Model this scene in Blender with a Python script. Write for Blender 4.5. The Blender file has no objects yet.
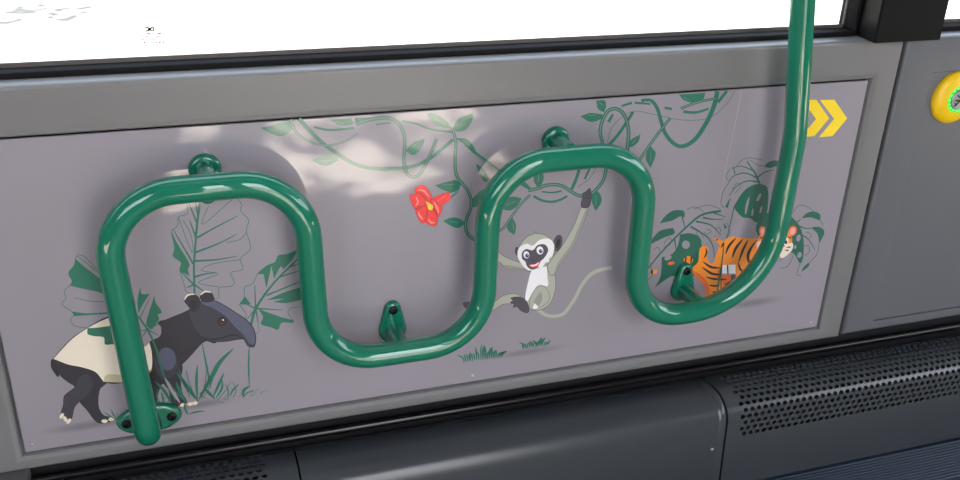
import bpy, bmesh, math, random
from mathutils import Vector, Matrix
from mathutils.geometry import tessellate_polygon

scene = bpy.context.scene
R = math.radians

# ------------------------------------------------------------------ camera
FPX, HC, DIST = 950.967, 0.985, 1.1          # focal length in px, eye height, distance to the wall
EX = Vector((0.94846978, -0.10678014, 0.29833385))    # wall axes in camera space (x right, y down, z forward)
EY = Vector((-0.31527232, -0.41236932, 0.85472505))
EZ = Vector((0.03175607, -0.90473728, -0.42478466))
cam_d = bpy.data.cameras.new('camera')
cam_d.sensor_width = 36.0
cam_d.lens = FPX / 960 * 36.0
cam_d.clip_start = 0.02
cam = bpy.data.objects.new('camera', cam_d)
scene.collection.objects.link(cam)
right = Vector((EX[0], EY[0], EZ[0])); down = Vector((EX[1], EY[1], EZ[1])); fwd = Vector((EX[2], EY[2], EZ[2]))
m = Matrix((right, -down, -fwd)).transposed().to_4x4()
m.translation = Vector((0, -DIST, HC))
cam.matrix_world = m
scene.camera = cam

# ------------------------------------------------------------------ world, sun, exposure
scene.view_settings.view_transform = 'Standard'
scene.view_settings.look = 'None'
scene.view_settings.gamma = 1
scene.view_settings.use_curve_mapping = False
scene.view_settings.exposure = -0.3
SUN_DIR = Vector((-0.12, 1.0, -1.75)).normalized()     # direction the light travels
world = bpy.data.worlds.new('sky'); scene.world = world
world.use_nodes = True
wn = world.node_tree.nodes; wl = world.node_tree.links
sky = wn.new('ShaderNodeTexSky')
sky.sky_type = 'NISHITA'; sky.sun_disc = False
sky.sun_elevation = math.asin(-SUN_DIR.z)
sky.sun_rotation = math.atan2(-SUN_DIR.x, -SUN_DIR.y)
sky.air_density = 1.0; sky.dust_density = 4.0
wn['Background'].inputs['Strength'].default_value = 1.5
hs = wn.new('ShaderNodeHueSaturation'); hs.inputs['Saturation'].default_value = 0.5
wl.new(sky.outputs['Color'], hs.inputs['Color']); wl.new(hs.outputs['Color'], wn['Background'].inputs['Color'])
sun_d = bpy.data.lights.new('sun', 'SUN')
sun_d.energy = 115.0; sun_d.angle = R(0.6); sun_d.color = (1.0, 0.95, 0.88)
sun = bpy.data.objects.new('sun', sun_d); scene.collection.objects.link(sun)
sun.rotation_euler = SUN_DIR.to_track_quat('-Z', 'Y').to_euler()

# ------------------------------------------------------------------ helpers
def ray(px, py):
    c = Vector((px - 480, py - 240, FPX))
    return Vector((c.dot(EX), c.dot(EY), c.dot(EZ)))
def W(px, py, y=0.0):
    """the point at depth y (0 = the decorated wall face) that a pixel looks at"""
    r = ray(px, py); t = (DIST + y) / r.y
    return Vector((r.x * t, y, HC + r.z * t))

def link(o, parent=None):
    scene.collection.objects.link(o)
    if parent is not None:
        o.parent = parent
        wp = Vector(parent['_w'])
        o.location = Vector(o['_w']) - wp
    else:
        o.location = Vector(o['_w'])
    return o

def obj(name, verts, faces, mats, parent=None, mi=None, smooth=False, origin=None, kind=None, label=None):
    vs = [Vector(v) for v in verts]
    if origin is None:
        lo = Vector([min(v[i] for v in vs) for i in range(3)]); hi = Vector([max(v[i] for v in vs) for i in range(3)])
        origin = (lo + hi) / 2
    me = bpy.data.meshes.new(name)
    me.from_pydata([v - origin for v in vs], [], faces)
    if not isinstance(mats, (list, tuple)): mats = [mats]
    for mt in mats: me.materials.append(mt)
    if mi: me.polygons.foreach_set('material_index', mi)
    if smooth is True: me.polygons.foreach_set('use_smooth', [True] * len(me.polygons))
    me.update()
    o = bpy.data.objects.new(name, me)
    o['_w'] = list(origin)
    if kind: o['kind'] = kind
    if label: o['label'] = label
    return link(o, parent)

def bm_obj(name, bm, mats, parent=None, smooth_angle=None, **k):
    bmesh.ops.recalc_face_normals(bm, faces=bm.faces[:])
    bm.verts.index_update()
    v = [x.co.copy() for x in bm.verts]; f = [[q.index for q in p.verts] for p in bm.faces]
    mi = [p.material_index for p in bm.faces]
    bm.free()
    o = obj(name, v, f, mats, parent, mi, **k)
    if smooth_angle:
        o.data.polygons.foreach_set('use_smooth', [True] * len(o.data.polygons))
        o.data.set_sharp_from_angle(angle=R(smooth_angle))
    return o

def tag(o, label, cat=None, group=None, kind=None):
    o['label'] = label
    if cat: o['category'] = cat
    if group: o['group'] = group
    if kind: o['kind'] = kind
    return o

def empty(name, loc):
    o = bpy.data.objects.new(name, None); o['_w'] = list(loc); o.empty_display_size = 0.02
    return link(o)

def box(bm, x0, x1, y0, y1, z0, z1, bev=0.0, seg=2):
    r = bmesh.ops.create_cube(bm, size=1.0)
    for v in r['verts']:
        v.co = Vector((x0 + (v.co.x + .5) * (x1 - x0), y0 + (v.co.y + .5) * (y1 - y0), z0 + (v.co.z + .5) * (z1 - z0)))
    if bev:
        es = {e for v in r['verts'] for e in v.link_edges}
        bmesh.ops.bevel(bm, geom=list(es), offset=bev, segments=seg, affect='EDGES', profile=.5)

def tube(bm, pts, rad, seg=24, caps=True):
    """round tube through a list of points with parallel-transported frames"""
    pts = [Vector(p) for p in pts]; rings = []
    t = (pts[1] - pts[0]).normalized(); n = t.orthogonal().normalized()
    for i, p in enumerate(pts):
        a = pts[max(i - 1, 0)]; b = pts[min(i + 1, len(pts) - 1)]
        t2 = (b - a).normalized()
        q = t.rotation_difference(t2); n = q @ n; t = t2; bn = t.cross(n)
        rr = rad[i] if isinstance(rad, (list, tuple)) else rad
        rings.append([bm.verts.new(p + (n * math.cos(k * 2 * math.pi / seg) + bn * math.sin(k * 2 * math.pi / seg)) * rr) for k in range(seg)])
    for r0, r1 in zip(rings, rings[1:]):
        for k in range(seg):
            bm.faces.new((r0[k], r0[(k + 1) % seg], r1[(k + 1) % seg], r1[k]))
    if caps:
        bm.faces.new(rings[0][::-1]); bm.faces.new(rings[-1])

def lathe(bm, c, prof, seg=32, axis=Vector((0, -1, 0)), mat=0):
    """profile of (radius, height along axis) turned about axis"""
    n = axis.orthogonal().normalized(); b = axis.cross(n); rings = []
    for r, h in prof:
        if r < 1e-6: rings.append([bm.verts.new(c + axis * h)])
        else: rings.append([bm.verts.new(c + axis * h + (n * math.cos(k * 2 * math.pi / seg) + b * math.sin(k * 2 * math.pi / seg)) * r) for k in range(seg)])
    for r0, r1 in zip(rings, rings[1:]):
        for k in range(seg):
            k2 = (k + 1) % seg
            q = [r0[k % len(r0)], r0[k2 % len(r0)], r1[k2 % len(r1)], r1[k % len(r1)]]
            q = [v for i, v in enumerate(q) if v not in q[:i]]
            if len(q) > 2: bm.faces.new(q).material_index = mat

def fillet(pts, rad, n=10):
    """polyline with circular rounded corners"""
    out = [Vector(pts[0])]
    for i in range(1, len(pts) - 1):
        p, a, b = Vector(pts[i]), Vector(pts[i - 1]), Vector(pts[i + 1])
        r = rad[i] if isinstance(rad, (list, tuple)) else rad
        u = (a - p).normalized(); v = (b - p).normalized()
        ang = u.angle(v); d = r / math.tan(ang / 2); c = p + (u + v).normalized() * (r / math.sin(ang / 2))
        s = p + u * d - c; e = p + v * d - c
        q = s.rotation_difference(e); ax, th = q.to_axis_angle()
        from mathutils import Quaternion
        for k in range(n + 1): out.append(c + Quaternion(ax, th * k / n) @ s)
    out.append(Vector(pts[-1]))
    return out

# ------------------------------------------------------------------ materials
def lin(c):
    return tuple(((x / 255) / 12.92 if x / 255 <= .04045 else ((x / 255 + .055) / 1.055) ** 2.4) for x in c) + (1.0,)

def mat(name, rgb, rough=.5, metal=0.0, coat=0.0, coat_rough=.05, bump=0.0, bscale=200.0, vary=0.0, vscale=8.0, spec=.5, ior=1.5, emit=None, estr=0.0, coatbump=0.0, cscale=30.0):
    mt = bpy.data.materials.new(name); mt.use_nodes = True
    nt = mt.node_tree; b = nt.nodes['Principled BSDF']; L = nt.links
    b.inputs['Base Color'].default_value = lin(rgb)
    b.inputs['Roughness'].default_value = rough; b.inputs['Metallic'].default_value = metal
    b.inputs['Coat Weight'].default_value = coat; b.inputs['Coat Roughness'].default_value = coat_rough
    b.inputs['Coat IOR'].default_value = 1.6
    b.inputs['Specular IOR Level'].default_value = spec; b.inputs['IOR'].default_value = ior
    if emit: b.inputs['Emission Color'].default_value = lin(emit); b.inputs['Emission Strength'].default_value = estr
    tc = None
    def coords():
        nonlocal tc
        if tc is None: tc = nt.nodes.new('ShaderNodeNewGeometry')
        return tc.outputs['Position']
    def noise(scale, detail=3.0):
        n = nt.nodes.new('ShaderNodeTexNoise'); n.inputs['Scale'].default_value = scale; n.inputs['Detail'].default_value = detail
        L.new(coords(), n.inputs['Vector']); return n
    if vary:
        n = noise(vscale, 5); mp = nt.nodes.new('ShaderNodeMapRange')
        mp.inputs['To Min'].default_value = 1 - vary; mp.inputs['To Max'].default_value = 1 + vary
        L.new(n.outputs['Fac'], mp.inputs['Value'])
        mx = nt.nodes.new('ShaderNodeVectorMath'); mx.operation = 'SCALE'
        mx.inputs[0].default_value = lin(rgb)[:3]; L.new(mp.outputs['Result'], mx.inputs['Scale'])
        L.new(mx.outputs['Vector'], b.inputs['Base Color'])
    if bump:
        n = noise(bscale, 2); bp = nt.nodes.new('ShaderNodeBump'); bp.inputs['Distance'].default_value = bump; bp.inputs['Strength'].default_value = 1.0
        L.new(n.outputs['Fac'], bp.inputs['Height']); L.new(bp.outputs['Normal'], b.inputs['Normal'])
    if coatbump:
        n = noise(cscale, 1); n2 = noise(700, 1)
        ad = nt.nodes.new('ShaderNodeMath'); ad.operation = 'MULTIPLY_ADD'; ad.inputs[1].default_value = 0.03
        L.new(n2.outputs['Fac'], ad.inputs[0]); L.new(n.outputs['Fac'], ad.inputs[2])
        bp = nt.nodes.new('ShaderNodeBump'); bp.inputs['Distance'].default_value = coatbump; bp.inputs['Strength'].default_value = 1.0
        L.new(ad.outputs[0], bp.inputs['Height']); L.new(bp.outputs['Normal'], b.inputs['Coat Normal'])
    return mt

M_WALL = mat('grey_plastic', (114, 113, 113), rough=.36, bump=.00015, bscale=900, vary=.03, vscale=5)
M_WALL2 = mat('grey_plastic_hatch', (95, 97, 101), rough=.36, bump=.00015, bscale=900, vary=.03, vscale=5)
FILM = dict(rough=.55, coat=1.0, coat_rough=.02, coatbump=.0004, cscale=16)
def film(name, rgb, **k): return mat('film_' + name, rgb, **{**FILM, **k})
M_PANEL = film('mauve_grey', (142, 135, 144))
F = dict(
    green=film('jungle_green', (14, 106, 82)), dgreen=film('deep_green', (8, 92, 72)), grey=M_PANEL,
    lgrey=film('blade_grey', (160, 155, 162)),
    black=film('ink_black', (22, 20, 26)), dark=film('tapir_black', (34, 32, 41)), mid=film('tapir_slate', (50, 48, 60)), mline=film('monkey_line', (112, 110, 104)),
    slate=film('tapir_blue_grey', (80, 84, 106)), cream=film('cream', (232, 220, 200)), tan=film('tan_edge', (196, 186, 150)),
    white=film('white', (240, 238, 238)), beige=film('monkey_beige', (172, 172, 160)), beiged=film('monkey_shade', (146, 146, 136)),
    mdark=film('monkey_dark', (72, 66, 76)), red=film('flower_red', (246, 44, 42)), pink=film('flower_pink', (246, 140, 130)),
    dred=film('flower_deep_red', (190, 30, 34)), yellow=film('pollen_yellow', (240, 205, 30)), blue=film('eye_blue', (50, 90, 170)),
    orange=film('tiger_orange', (240, 140, 30)), orange2=film('tiger_red_orange', (225, 100, 30)), chev=film('sign_yellow', (250, 215, 0)),
    rosy=film('ear_pink', (235, 160, 150)), brown=film('eye_brown', (78, 34, 30)), seam=film('seam', (166, 159, 166)))
M_GREEN = mat('green_paint', (0, 110, 84), rough=.45, spec=.12, coat=1.0, coat_rough=.025)
M_SCREW = mat('black_screw', (40, 38, 40), rough=.35, metal=.8)
M_STEEL = mat('rivet_steel', (200, 200, 205), rough=.3, metal=1.0)
M_BLACK = mat('black_plastic', (20, 18, 18), rough=.45)
M_PILLAR = mat('black_post', (9, 8, 8), rough=.5, spec=.15, bump=.00008, bscale=700)
M_RUBBER = mat('black_rubber', (24, 23, 24), rough=.75, spec=.15)
M_FRIT = mat('frit_grey', (92, 86, 82), rough=.5)
M_PIPE = mat('black_pipe', (14, 11, 14), rough=.22, spec=.35)
M_COVER = mat('slate_cover', (56, 60, 64), rough=.26, bump=.00006, bscale=500, vary=.05, vscale=14)
M_VOID = mat('dark_inside', (6, 6, 7), rough=.9)
M_RIB = mat('ribbed_rubber', (38, 52, 72), rough=.38)
M_FLOOR = mat('beige_vinyl', (132, 125, 115), rough=.55, vary=.06, vscale=30)
M_SHELL = mat('grey_lining', (88, 88, 90), rough=.6)
M_PAVE = mat('pavement', (84, 83, 81), rough=.9, vary=.05, vscale=3)
M_JOINT = mat('pavement_joint', (96, 88, 78), rough=.9)
M_YEL = mat('button_yellow', (245, 200, 0), rough=.4)
M_CAP = mat('button_metal', (170, 170, 176), rough=.35, metal=.9)
M_LED = mat('button_green_light', (30, 200, 60), rough=.3, emit=(20, 235, 60), estr=.9)
M_LED2 = mat('button_green_dot', (150, 255, 160), rough=.3, emit=(140, 255, 150), estr=1.4)
M_INK = mat('etch_maroon', (70, 30, 30), rough=.6)
M_INK2 = mat('etch_pale', (190, 130, 138), rough=.6)
M_FILL = mat('fill_diffuser', (250, 250, 248), rough=.5, emit=(255, 250, 240), estr=1.0)  # glow of the unseen fill lamps added at the ceiling
def glass():
    mt = bpy.data.materials.new('window_glass'); mt.use_nodes = True
    nt = mt.node_tree; nt.nodes.clear()
    o = nt.nodes.new('ShaderNodeOutputMaterial'); mx = nt.nodes.new('ShaderNodeMixShader')
    t = nt.nodes.new('ShaderNodeBsdfTransparent'); g = nt.nodes.new('ShaderNodeBsdfGlossy')
    t.inputs['Color'].default_value = (.93, .95, .94, 1); g.inputs['Roughness'].default_value = .01
    mx.inputs[0].default_value = .05
    nt.links.new(t.outputs[0], mx.inputs[1]); nt.links.new(g.outputs[0], mx.inputs[2]); nt.links.new(mx.outputs[0], o.inputs[0])
    return mt
M_GLASS = glass()

# ------------------------------------------------------------------ the setting
Z = lambda z: HC + z
PX0, PX1, PZ0, PZ1 = -0.2161, 0.9743, Z(-.7741), Z(-.3591)    # decorated panel
WZ0, WZ1 = Z(-.7985), Z(-.2995)                               # wall bottom and sill

def struct(name, bm, mats, label=None, **k):
    o = bm_obj(name, bm, mats, **k); o['kind'] = 'structure'
    if label: o['label'] = label
    return o

def ring_plate(bm, hole, outer, inner_prof, back, rad=.006):
    """plate with a rectangular hole: stepped profile round the hole, rounded outer edge that turns back"""
    def rect(x0, x1, z0, z1, y, e):
        return [bm.verts.new(p) for p in ((x0 - e, y, z0 - e), (x1 + e, y, z0 - e), (x1 + e, y, z1 + e), (x0 - e, y, z1 + e))]
    rings = [rect(*hole, y, e) for e, y in inner_prof]
    yf = inner_prof[-1][1]
    for k in range(7):
        a = k * math.pi / 12
        rings.append(rect(*outer, yf + rad * (1 - math.cos(a)), -rad + rad * math.sin(a)))
    rings.append(rect(*outer, back, 0))
    for r0, r1 in zip(rings, rings[1:]):
        for k in range(4):
            bm.faces.new((r0[k], r0[(k + 1) % 4], r1[(k + 1) % 4], r1[k]))

bm = bmesh.new()
ring_plate(bm, (PX0, PX1, PZ0, PZ1), (-0.95, 1.0205, WZ0, WZ1),
           [(0, .006), (.0024, .006), (.0024, -.0003), (.004, -.0024), (.0085, -.0030), (.0102, -.0040), (.014, -.004)], .045, rad=.006)
struct('wall_center', bm, M_WALL, 'grey moulded plastic side wall framing the decorated panel', smooth_angle=40)

IX0, IZ0, IZ1 = 1.0845, Z(-.777), Z(-.3535)
bm = bmesh.new()
ring_plate(bm, (IX0, 1.90, IZ0, IZ1), (1.0260, 2.2, WZ0 + .003, WZ1), [(0, .006), (.0006, .006), (.0008, -.0038), (.002, -.004)], .045, rad=.006)
wall_r = struct('wall_right', bm, M_WALL2, 'grey plastic wall section right of the joint with a flush hatch', smooth_angle=40)
bm = bmesh.new(); box(bm, IX0 + .0004, 1.90 - .0004, -.0024, .006, IZ0 + .0004, IZ1 - .0004, .0006)
bm_obj('hatch_panel', bm, M_WALL2, wall_r, label='flush rectangular hatch carrying the stop button')

# body of the bus behind the wall faces
bm = bmesh.new(); box(bm, -.95, 2.2, .045, .10, -.02, WZ1 - .004)
box(bm, -.95, 2.2, .012, .045, .06, WZ0 - .004)
struct('wall_back', bm, M_VOID, 'dark cavity behind the grey wall lining')

# windows
def window(name, x0, x1, z0, z1, label):
    w = None
    bm = bmesh.new()
    fw = .0085
    for a in ((x0, x1, z0 - .0005, z0 + fw), (x0, x1, z1 - fw, z1), (x0, x0 + fw, z0 + fw, z1 - fw), (x1 - fw, x1, z0 + fw, z1 - fw)):
        box(bm, a[0], a[1], .024, .060, a[2], a[3], .003)
    w = struct(name, bm, M_RUBBER, label, smooth_angle=40)
    bm = bmesh.new()
    for a in ((x0 + fw, x1 - fw, z0 + fw, z0 + fw + .005), (x1 - fw - .002, x1 - fw, z0 + fw, z1 - fw), (x0 + fw, x0 + fw + .006, z0 + fw, z1 - fw)):
        box(bm, a[0], a[1], .046, .049, a[2], a[3])
    bm_obj('frit_band', bm, M_FRIT, w, label='brown-grey printed band along the edge of the glass')
    bm = bmesh.new(); box(bm, x0 + fw - .004, x1 - fw + .004, .050, .055, z0 + fw - .004, z1 - fw + .004)
    bm_obj('pane', bm, M_GLASS, w)
    return w
GZ0 = WZ1 - .001
win1 = window('window_1', -.95, .9580, GZ0, 2.0, 'wide side window with black rubber frame above the decorated wall')
win2 = window('window_2', 1.072, 2.2, GZ0, 2.0, 'next side window right of the black post')

# maker's etching on the glass, seen from the back
def strip(bm, pts, w, y):
    for (a, b) in zip(pts, pts[1:]):
        d = Vector((b[0] - a[0], b[1] - a[1])).normalized(); n = Vector((-d.y, d.x)) * w / 2
        q = [W(a[0] + n.x, a[1] + n.y, y), W(b[0] + n.x, b[1] + n.y, y), W(b[0] - n.x, b[1] - n.y, y), W(a[0] - n.x, a[1] - n.y, y)]
        bm.faces.new([bm.verts.new(p) for p in q])
bm = bmesh.new()
strip(bm, [(145, 27.6), (147, 27.0), (148.6, 28.3), (148.6, 30.3), (147, 31.2), (145.2, 30.6)], 1.5, .0497)
strip(bm, [(148.6, 27.6), (151.4, 31)], 1.5, .0497); strip(bm, [(148.6, 31), (151.4, 27.4)], 1.5, .0497)
strip(bm, [(151.2, 28.6), (152.4, 27.1), (153.4, 27.2), (153.6, 31), (151.6, 31), (151, 29.8)], 1.5, .0497)
et = bm_obj('maker_mark', bm, M_INK, win1, label='small maroon maker mark etched on the glass')
bm = bmesh.new()
random.seed(4)
for r_, y_ in enumerate((33.6, 37, 40, 42.4)):
    x_ = 141.0
    while x_ < 163 - r_ * 1.5:
        l_ = random.uniform(1, 4)
        if random.random() > .45: strip(bm, [(x_, y_), (min(x_ + l_, 163), y_ - .15)], 1.5, .0497)
        x_ += l_ + random.uniform(.8, 2)
strip(bm, [(163.6, 41), (163.6, 43.2)], 1.5, .0497)
bm_obj('fine_print', bm, M_INK2, win1, label='rows of tiny faded print below the maker mark')

# black post between the windows
bm = bmesh.new()
zt = 2.1
prof = [(.9575, .024), (.9548, .002), (.9515, -.019), (.9540, -.022), (1.0645, -.022), (1.0675, -.019), (1.0675, .05), (.9575, .05)]
lo = [bm.verts.new((x, y, WZ1 + .0005)) for x, y in prof]; hi = [bm.verts.new((x, y, zt)) for x, y in prof]
n = len(prof)
for k in range(n): bm.faces.new((lo[k], lo[(k + 1) % n], hi[(k + 1) % n], hi[k]))
bm.faces.new(lo[::-1]); bm.faces.new(hi)
struct('trim_1', bm, M_PILLAR, 'black post standing on the sill between the two windows', smooth_angle=30)

# grey bracket at the lower left, below the wall
bm = bmesh.new(); box(bm, -.95, -.2165, -.03, .03, .05, WZ0 - .0015, .002)
struct('trim_2', bm, mat('bracket_grey', (96, 92, 96), rough=.45), 'short dark grey block under the lower left end of the wall')

# floor, opposite side with doorway, ceiling, ends: what the gloss of the panel and rail looks at
bm = bmesh.new(); box(bm, -2.6, 4.2, -2.3, -.19, -.06, -.004)
box(bm, -2.6, 4.2, -.19, .045, -.06, -.014)
floor = struct('floor', bm, M_FLOOR, 'beige vinyl floor of the aisle')
bm = bmesh.new()
yy = -.175
while yy < -.098:
    box(bm, -.9, 2.2, yy, yy + .0042, -.010, 0.0, .0008, 1); yy += .0062
box(bm, -.9, 2.2, -.18, -.05, -.014, -.0035)
bm_obj('ribbed_strip', bm, M_RIB, floor, label='dark blue ribbed rubber strip beside the heater cover', kind='stuff')

DX0, DX1 = 0.36, 1.06
bm = bmesh.new()
Y0, Y1 = -2.36, -2.3
box(bm, -2.6, -.6, Y0, Y1, -.06, .95); box(bm, -.6, .08, Y0, Y1, -.06, 1.95); box(bm, .20, DX0, Y0, Y1, -.06, 1.95)
box(bm, DX1, 2.6, Y0, Y1, -.06, 1.95); box(bm, 2.6, 4.2, Y0, Y1, -.06, 1.0)
box(bm, -2.6, 4.2, Y0, Y1, 1.95, 2.16)
for a, b in ((-2.6, -2.45), (-.75, -.6), (4.1, 4.2)):
    box(bm, a, b, Y0, Y1, -.06, 1.95)
struct('wall_opposite', bm, M_SHELL, 'opposite side of the bus with doorway and windows')
bm = bmesh.new(); box(bm, -2.6, 4.2, -2.36, .10, 2.1, 2.16)
struct('ceiling', bm, M_SHELL, 'grey ceiling lining')
bm = bmesh.new(); box(bm, -2.66, -2.6, -2.36, .10, -.06, 2.16)
struct('wall_rear', bm, M_SHELL, 'rear end lining of the bus')
bm = bmesh.new(); box(bm, 4.2, 4.26, -2.36, .10, -.06, .85); box(bm, 4.2, 4.26, -2.36, .10, 2.0, 2.16)
struct('wall_front', bm, M_SHELL, 'front end of the bus below and above the windscreen')
bm = bmesh.new()
for a, b in ((-2.6, -.95), (2.2, 4.2)):
    box(bm, a, b, .0, .10, -.06, WZ1); box(bm, a, b, .0, .10, 2.0, 2.1)
box(bm, -.95, 2.2, .02, .10, 2.0, 2.1)
struct('wall_left', bm, M_SHELL, 'side wall of the bus beyond the decorated bay')

# outside
bm = bmesh.new(); box(bm, -40, 40, -40, 40, -.55, -.35)
gr = struct('ground', bm, M_PAVE, 'sunlit pale pavement outside')

def on_ground(px, py):
    r = ray(px, py); t = (-.35 - HC) / r.z
    return Vector((r.x * t, -DIST + r.y * t, -.35))
a, b = on_ground(38, 62), on_ground(72, -6)
d = (b - a).normalized(); n = Vector((-d.y, d.x, 0)) * .012; a -= d * 2; b += d * 3
bm = bmesh.new(); bm.faces.new([bm.verts.new(p + Vector((0, 0, .002))) for p in (a + n, b + n, b - n, a - n)])
bm_obj('pavement_joint', bm, M_JOINT, gr, label='thin dark joint line in the pavement')

M_LEAF = mat('tree_leaf', (60, 96, 40), rough=.6); M_BARK = mat('tree_bark', (84, 70, 56), rough=.9, vary=.2, vscale=12)
def street_tree(label, base, ctr, rad, n_leaf, size, seed):
    rnd = random.Random(seed); base = Vector(base); ctr = Vector(ctr)
    t_ = tag(empty('street_tree', base), label, 'tree')
    fork = Vector((base.x, base.y, ctr.z - rad.z * .8))
    bm = bmesh.new(); tube(bm, [base, base.lerp(fork, .5) + Vector((.04, .02, 0)), fork, fork.lerp(ctr, .5) + Vector((0, 0, .15)), ctr], [.13, .11, .09, .05, .02], 12)
    bm_obj('trunk', bm, M_BARK, t_, smooth_angle=60)
    v, f = [], []
    for k in range(n_leaf):
        while True:
            q = Vector((rnd.uniform(-1, 1), rnd.uniform(-1, 1), rnd.uniform(-1, 1)))
            if q.length < 1: break
        c = ctr + Vector((q.x * rad.x, q.y * rad.y, q.z * rad.z))
        a_ = Vector((rnd.uniform(-1, 1), rnd.uniform(-1, 1), rnd.uniform(-.5, .3))).normalized(); b_ = a_.cross(Vector((rnd.uniform(-.4, .4), rnd.uniform(-.4, .4), 1))).normalized()
        L = size * rnd.uniform(.7, 1.3); i0 = len(v)
        v += [c - a_ * L * .5, c + b_ * L * .22, c + a_ * L * .5, c - b_ * L * .22]; f.append((i0, i0 + 1, i0 + 2, i0 + 3))
    o = obj('foliage', v, f, M_LEAF, t_, kind='stuff')
street_tree('unseen leafy street tree by the bus door, placed to dapple the sun on the floor', (2.6, -5.0, -.35), (1.05, -4.15, 4.5), Vector((1.5, .75, .8)), 380, .17, 3)  # out of view, set in the sun's path to dapple the floor patch
g = on_ground(12, 14)
street_tree('small street tree beyond the wide window, left of the view', (g.x - 2.6, g.y - 1.9, -.35), g - SUN_DIR * 4.6 + Vector((-.35, 0, 0)), Vector((.85, .4, .3)), 95, .18, 8)

# ------------------------------------------------------------------ decorated panel and its print
bm = bmesh.new(); box(bm, PX0 + .0006, PX1 - .0006, 0.0, .004, PZ0 + .0006, PZ1 - .0006, .0005, 1)
panel = tag(bm_obj('decorated_panel', bm, M_PANEL),
            'glossy mauve-grey wall panel printed with a tapir, a monkey, a tiger and jungle plants', 'panel')

def smooth_path(pts, closed, n=5):
    P = [Vector(p[:2]) for p in pts]; C = [len(p) > 2 for p in pts]; out = []; N = len(P)
    segs = range(N if closed else N - 1)
    for i in segs:
        p1, p2 = P[i], P[(i + 1) % N]
        p0 = P[i - 1] if (closed or i > 0) else p1; p3 = P[(i + 2) % N] if (closed or i + 2 < N) else p2
        m1 = (p2 - p0) / 2; m2 = (p3 - p1) / 2
        L = (p2 - p1).length
        if C[i]: m1 = p2 - p1
        if C[(i + 1) % N]: m2 = p2 - p1
        for mm in (m1, m2):
            if mm.length > 1.6 * L: mm *= 1.6 * L / mm.length
        for k in range(n):
            t = k / n; t2 = t * t; t3 = t2 * t
            out.append(p1 * (2 * t3 - 3 * t2 + 1) + m1 * (t3 - 2 * t2 + t) + p2 * (-2 * t3 + 3 * t2) + m2 * (t3 - t2))
    if not closed: out.append(P[-1])
    return out

LAYER = .00006
class Ink:
    """collects flat printed shapes (pixel outlines laid on the panel plane) into one mesh"""
    def __init__(s): s.v = []; s.f = []; s.mi = []; s.mats = []
    def _m(s, mt):
        mt = F[mt]
        if mt not in s.mats: s.mats.append(mt)
        return s.mats.index(mt)
    def poly(s, pts, mt, layer=1, sm=True, line=None, lw=.7):
        q = smooth_path(pts, True) if sm else [Vector(p[:2]) for p in pts]
        base = len(s.v); y = -LAYER * layer
        s.v += [W(p.x, p.y, y) for p in q]
        k = s._m(mt)
        for t in tessellate_polygon([[Vector((p.x, p.y, 0)) for p in q]]):
            a, b, c = (q[j] for j in t)
            if (b - a).cross(c - a) > 0: t = (t[0], t[2], t[1])
            s.f.append([base + j for j in t]); s.mi.append(k)
        if line: s.stroke([(p.x, p.y) for p in q + [q[0]]], line, layer + .6, lw, sm=False)
        return s
    def stroke(s, pts, mt, layer=1, w=1.0, w2=None, sm=True, peak=None):
        """ribbon: width w, tapering to w2; with peak the width swells to peak half way"""
        q = smooth_path(pts, False) if sm else [Vector(p[:2]) for p in pts]
        base = len(s.v); y = -LAYER * layer; k = s._m(mt); N = len(q)
        w2 = w if w2 is None else w2
        for i, p in enumerate(q):
            d = (q[min(i + 1, N - 1)] - q[max(i - 1, 0)])
            d = d.normalized() if d.length else Vector((1, 0)); n = Vector((-d.y, d.x))
            t = i / max(N - 1, 1); ww = w + (w2 - w) * t
            if peak: ww += (peak - (w + w2) / 2) * math.sin(math.pi * t)
            s.v += [W(*(p + n * ww / 2), y), W(*(p - n * ww / 2), y)]
        for i in range(N - 1):
            a = base + 2 * i; s.f.append([a, a + 2, a + 3, a + 1]); s.mi.append(k)
        return s
    def ell(s, cx, cy, rx, ry, mt, layer=1, rot=0.0, line=None, lw=.6, n=18):
        c, sn = math.cos(R(rot)), math.sin(R(rot)); pts = []
        for k in range(n):
            a = 2 * math.pi * k / n; x, y = rx * math.cos(a), ry * math.sin(a)
            pts.append((cx + x * c - y * sn, cy + x * sn + y * c))
        return s.poly(pts, mt, layer, sm=False, line=line, lw=lw)
    def build(s, name, parent, label=None):
        o = obj(name, s.v, s.f, s.mats, parent, s.mi)
        if label: o['label'] = label
        return o
def ink(): return Ink()

# ---- soft printed ground shades (part of the artwork)
def shade_mat(ctr, ax, ay, slope, amount):
    mt = film('printed_shade', (142, 135, 144)); nt = mt.node_tree; L = nt.links
    g = nt.nodes.new('ShaderNodeNewGeometry'); sb = nt.nodes.new('ShaderNodeVectorMath'); sb.operation = 'SUBTRACT'
    L.new(g.outputs['Position'], sb.inputs[0]); sb.inputs[1].default_value = ctr
    mp = nt.nodes.new('ShaderNodeVectorMath'); mp.operation = 'MULTIPLY'; mp.inputs[1].default_value = (1 / ax, 0, 1 / ay)
    L.new(sb.outputs[0], mp.inputs[0])
    ln = nt.nodes.new('ShaderNodeVectorMath'); ln.operation = 'LENGTH'; L.new(mp.outputs[0], ln.inputs[0])
    mr = nt.nodes.new('ShaderNodeMapRange'); mr.interpolation_type = 'SMOOTHSTEP'
    mr.inputs['To Min'].default_value = amount; mr.inputs['To Max'].default_value = 1.0
    L.new(ln.outputs['Value'], mr.inputs['Value'])
    sc = nt.nodes.new('ShaderNodeVectorMath'); sc.operation = 'SCALE'; sc.inputs[0].default_value = lin((142, 135, 144))[:3]
    L.new(mr.outputs['Result'], sc.inputs['Scale']); L.new(sc.outputs[0], nt.nodes['Principled BSDF'].inputs['Base Color'])
    return mt
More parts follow.
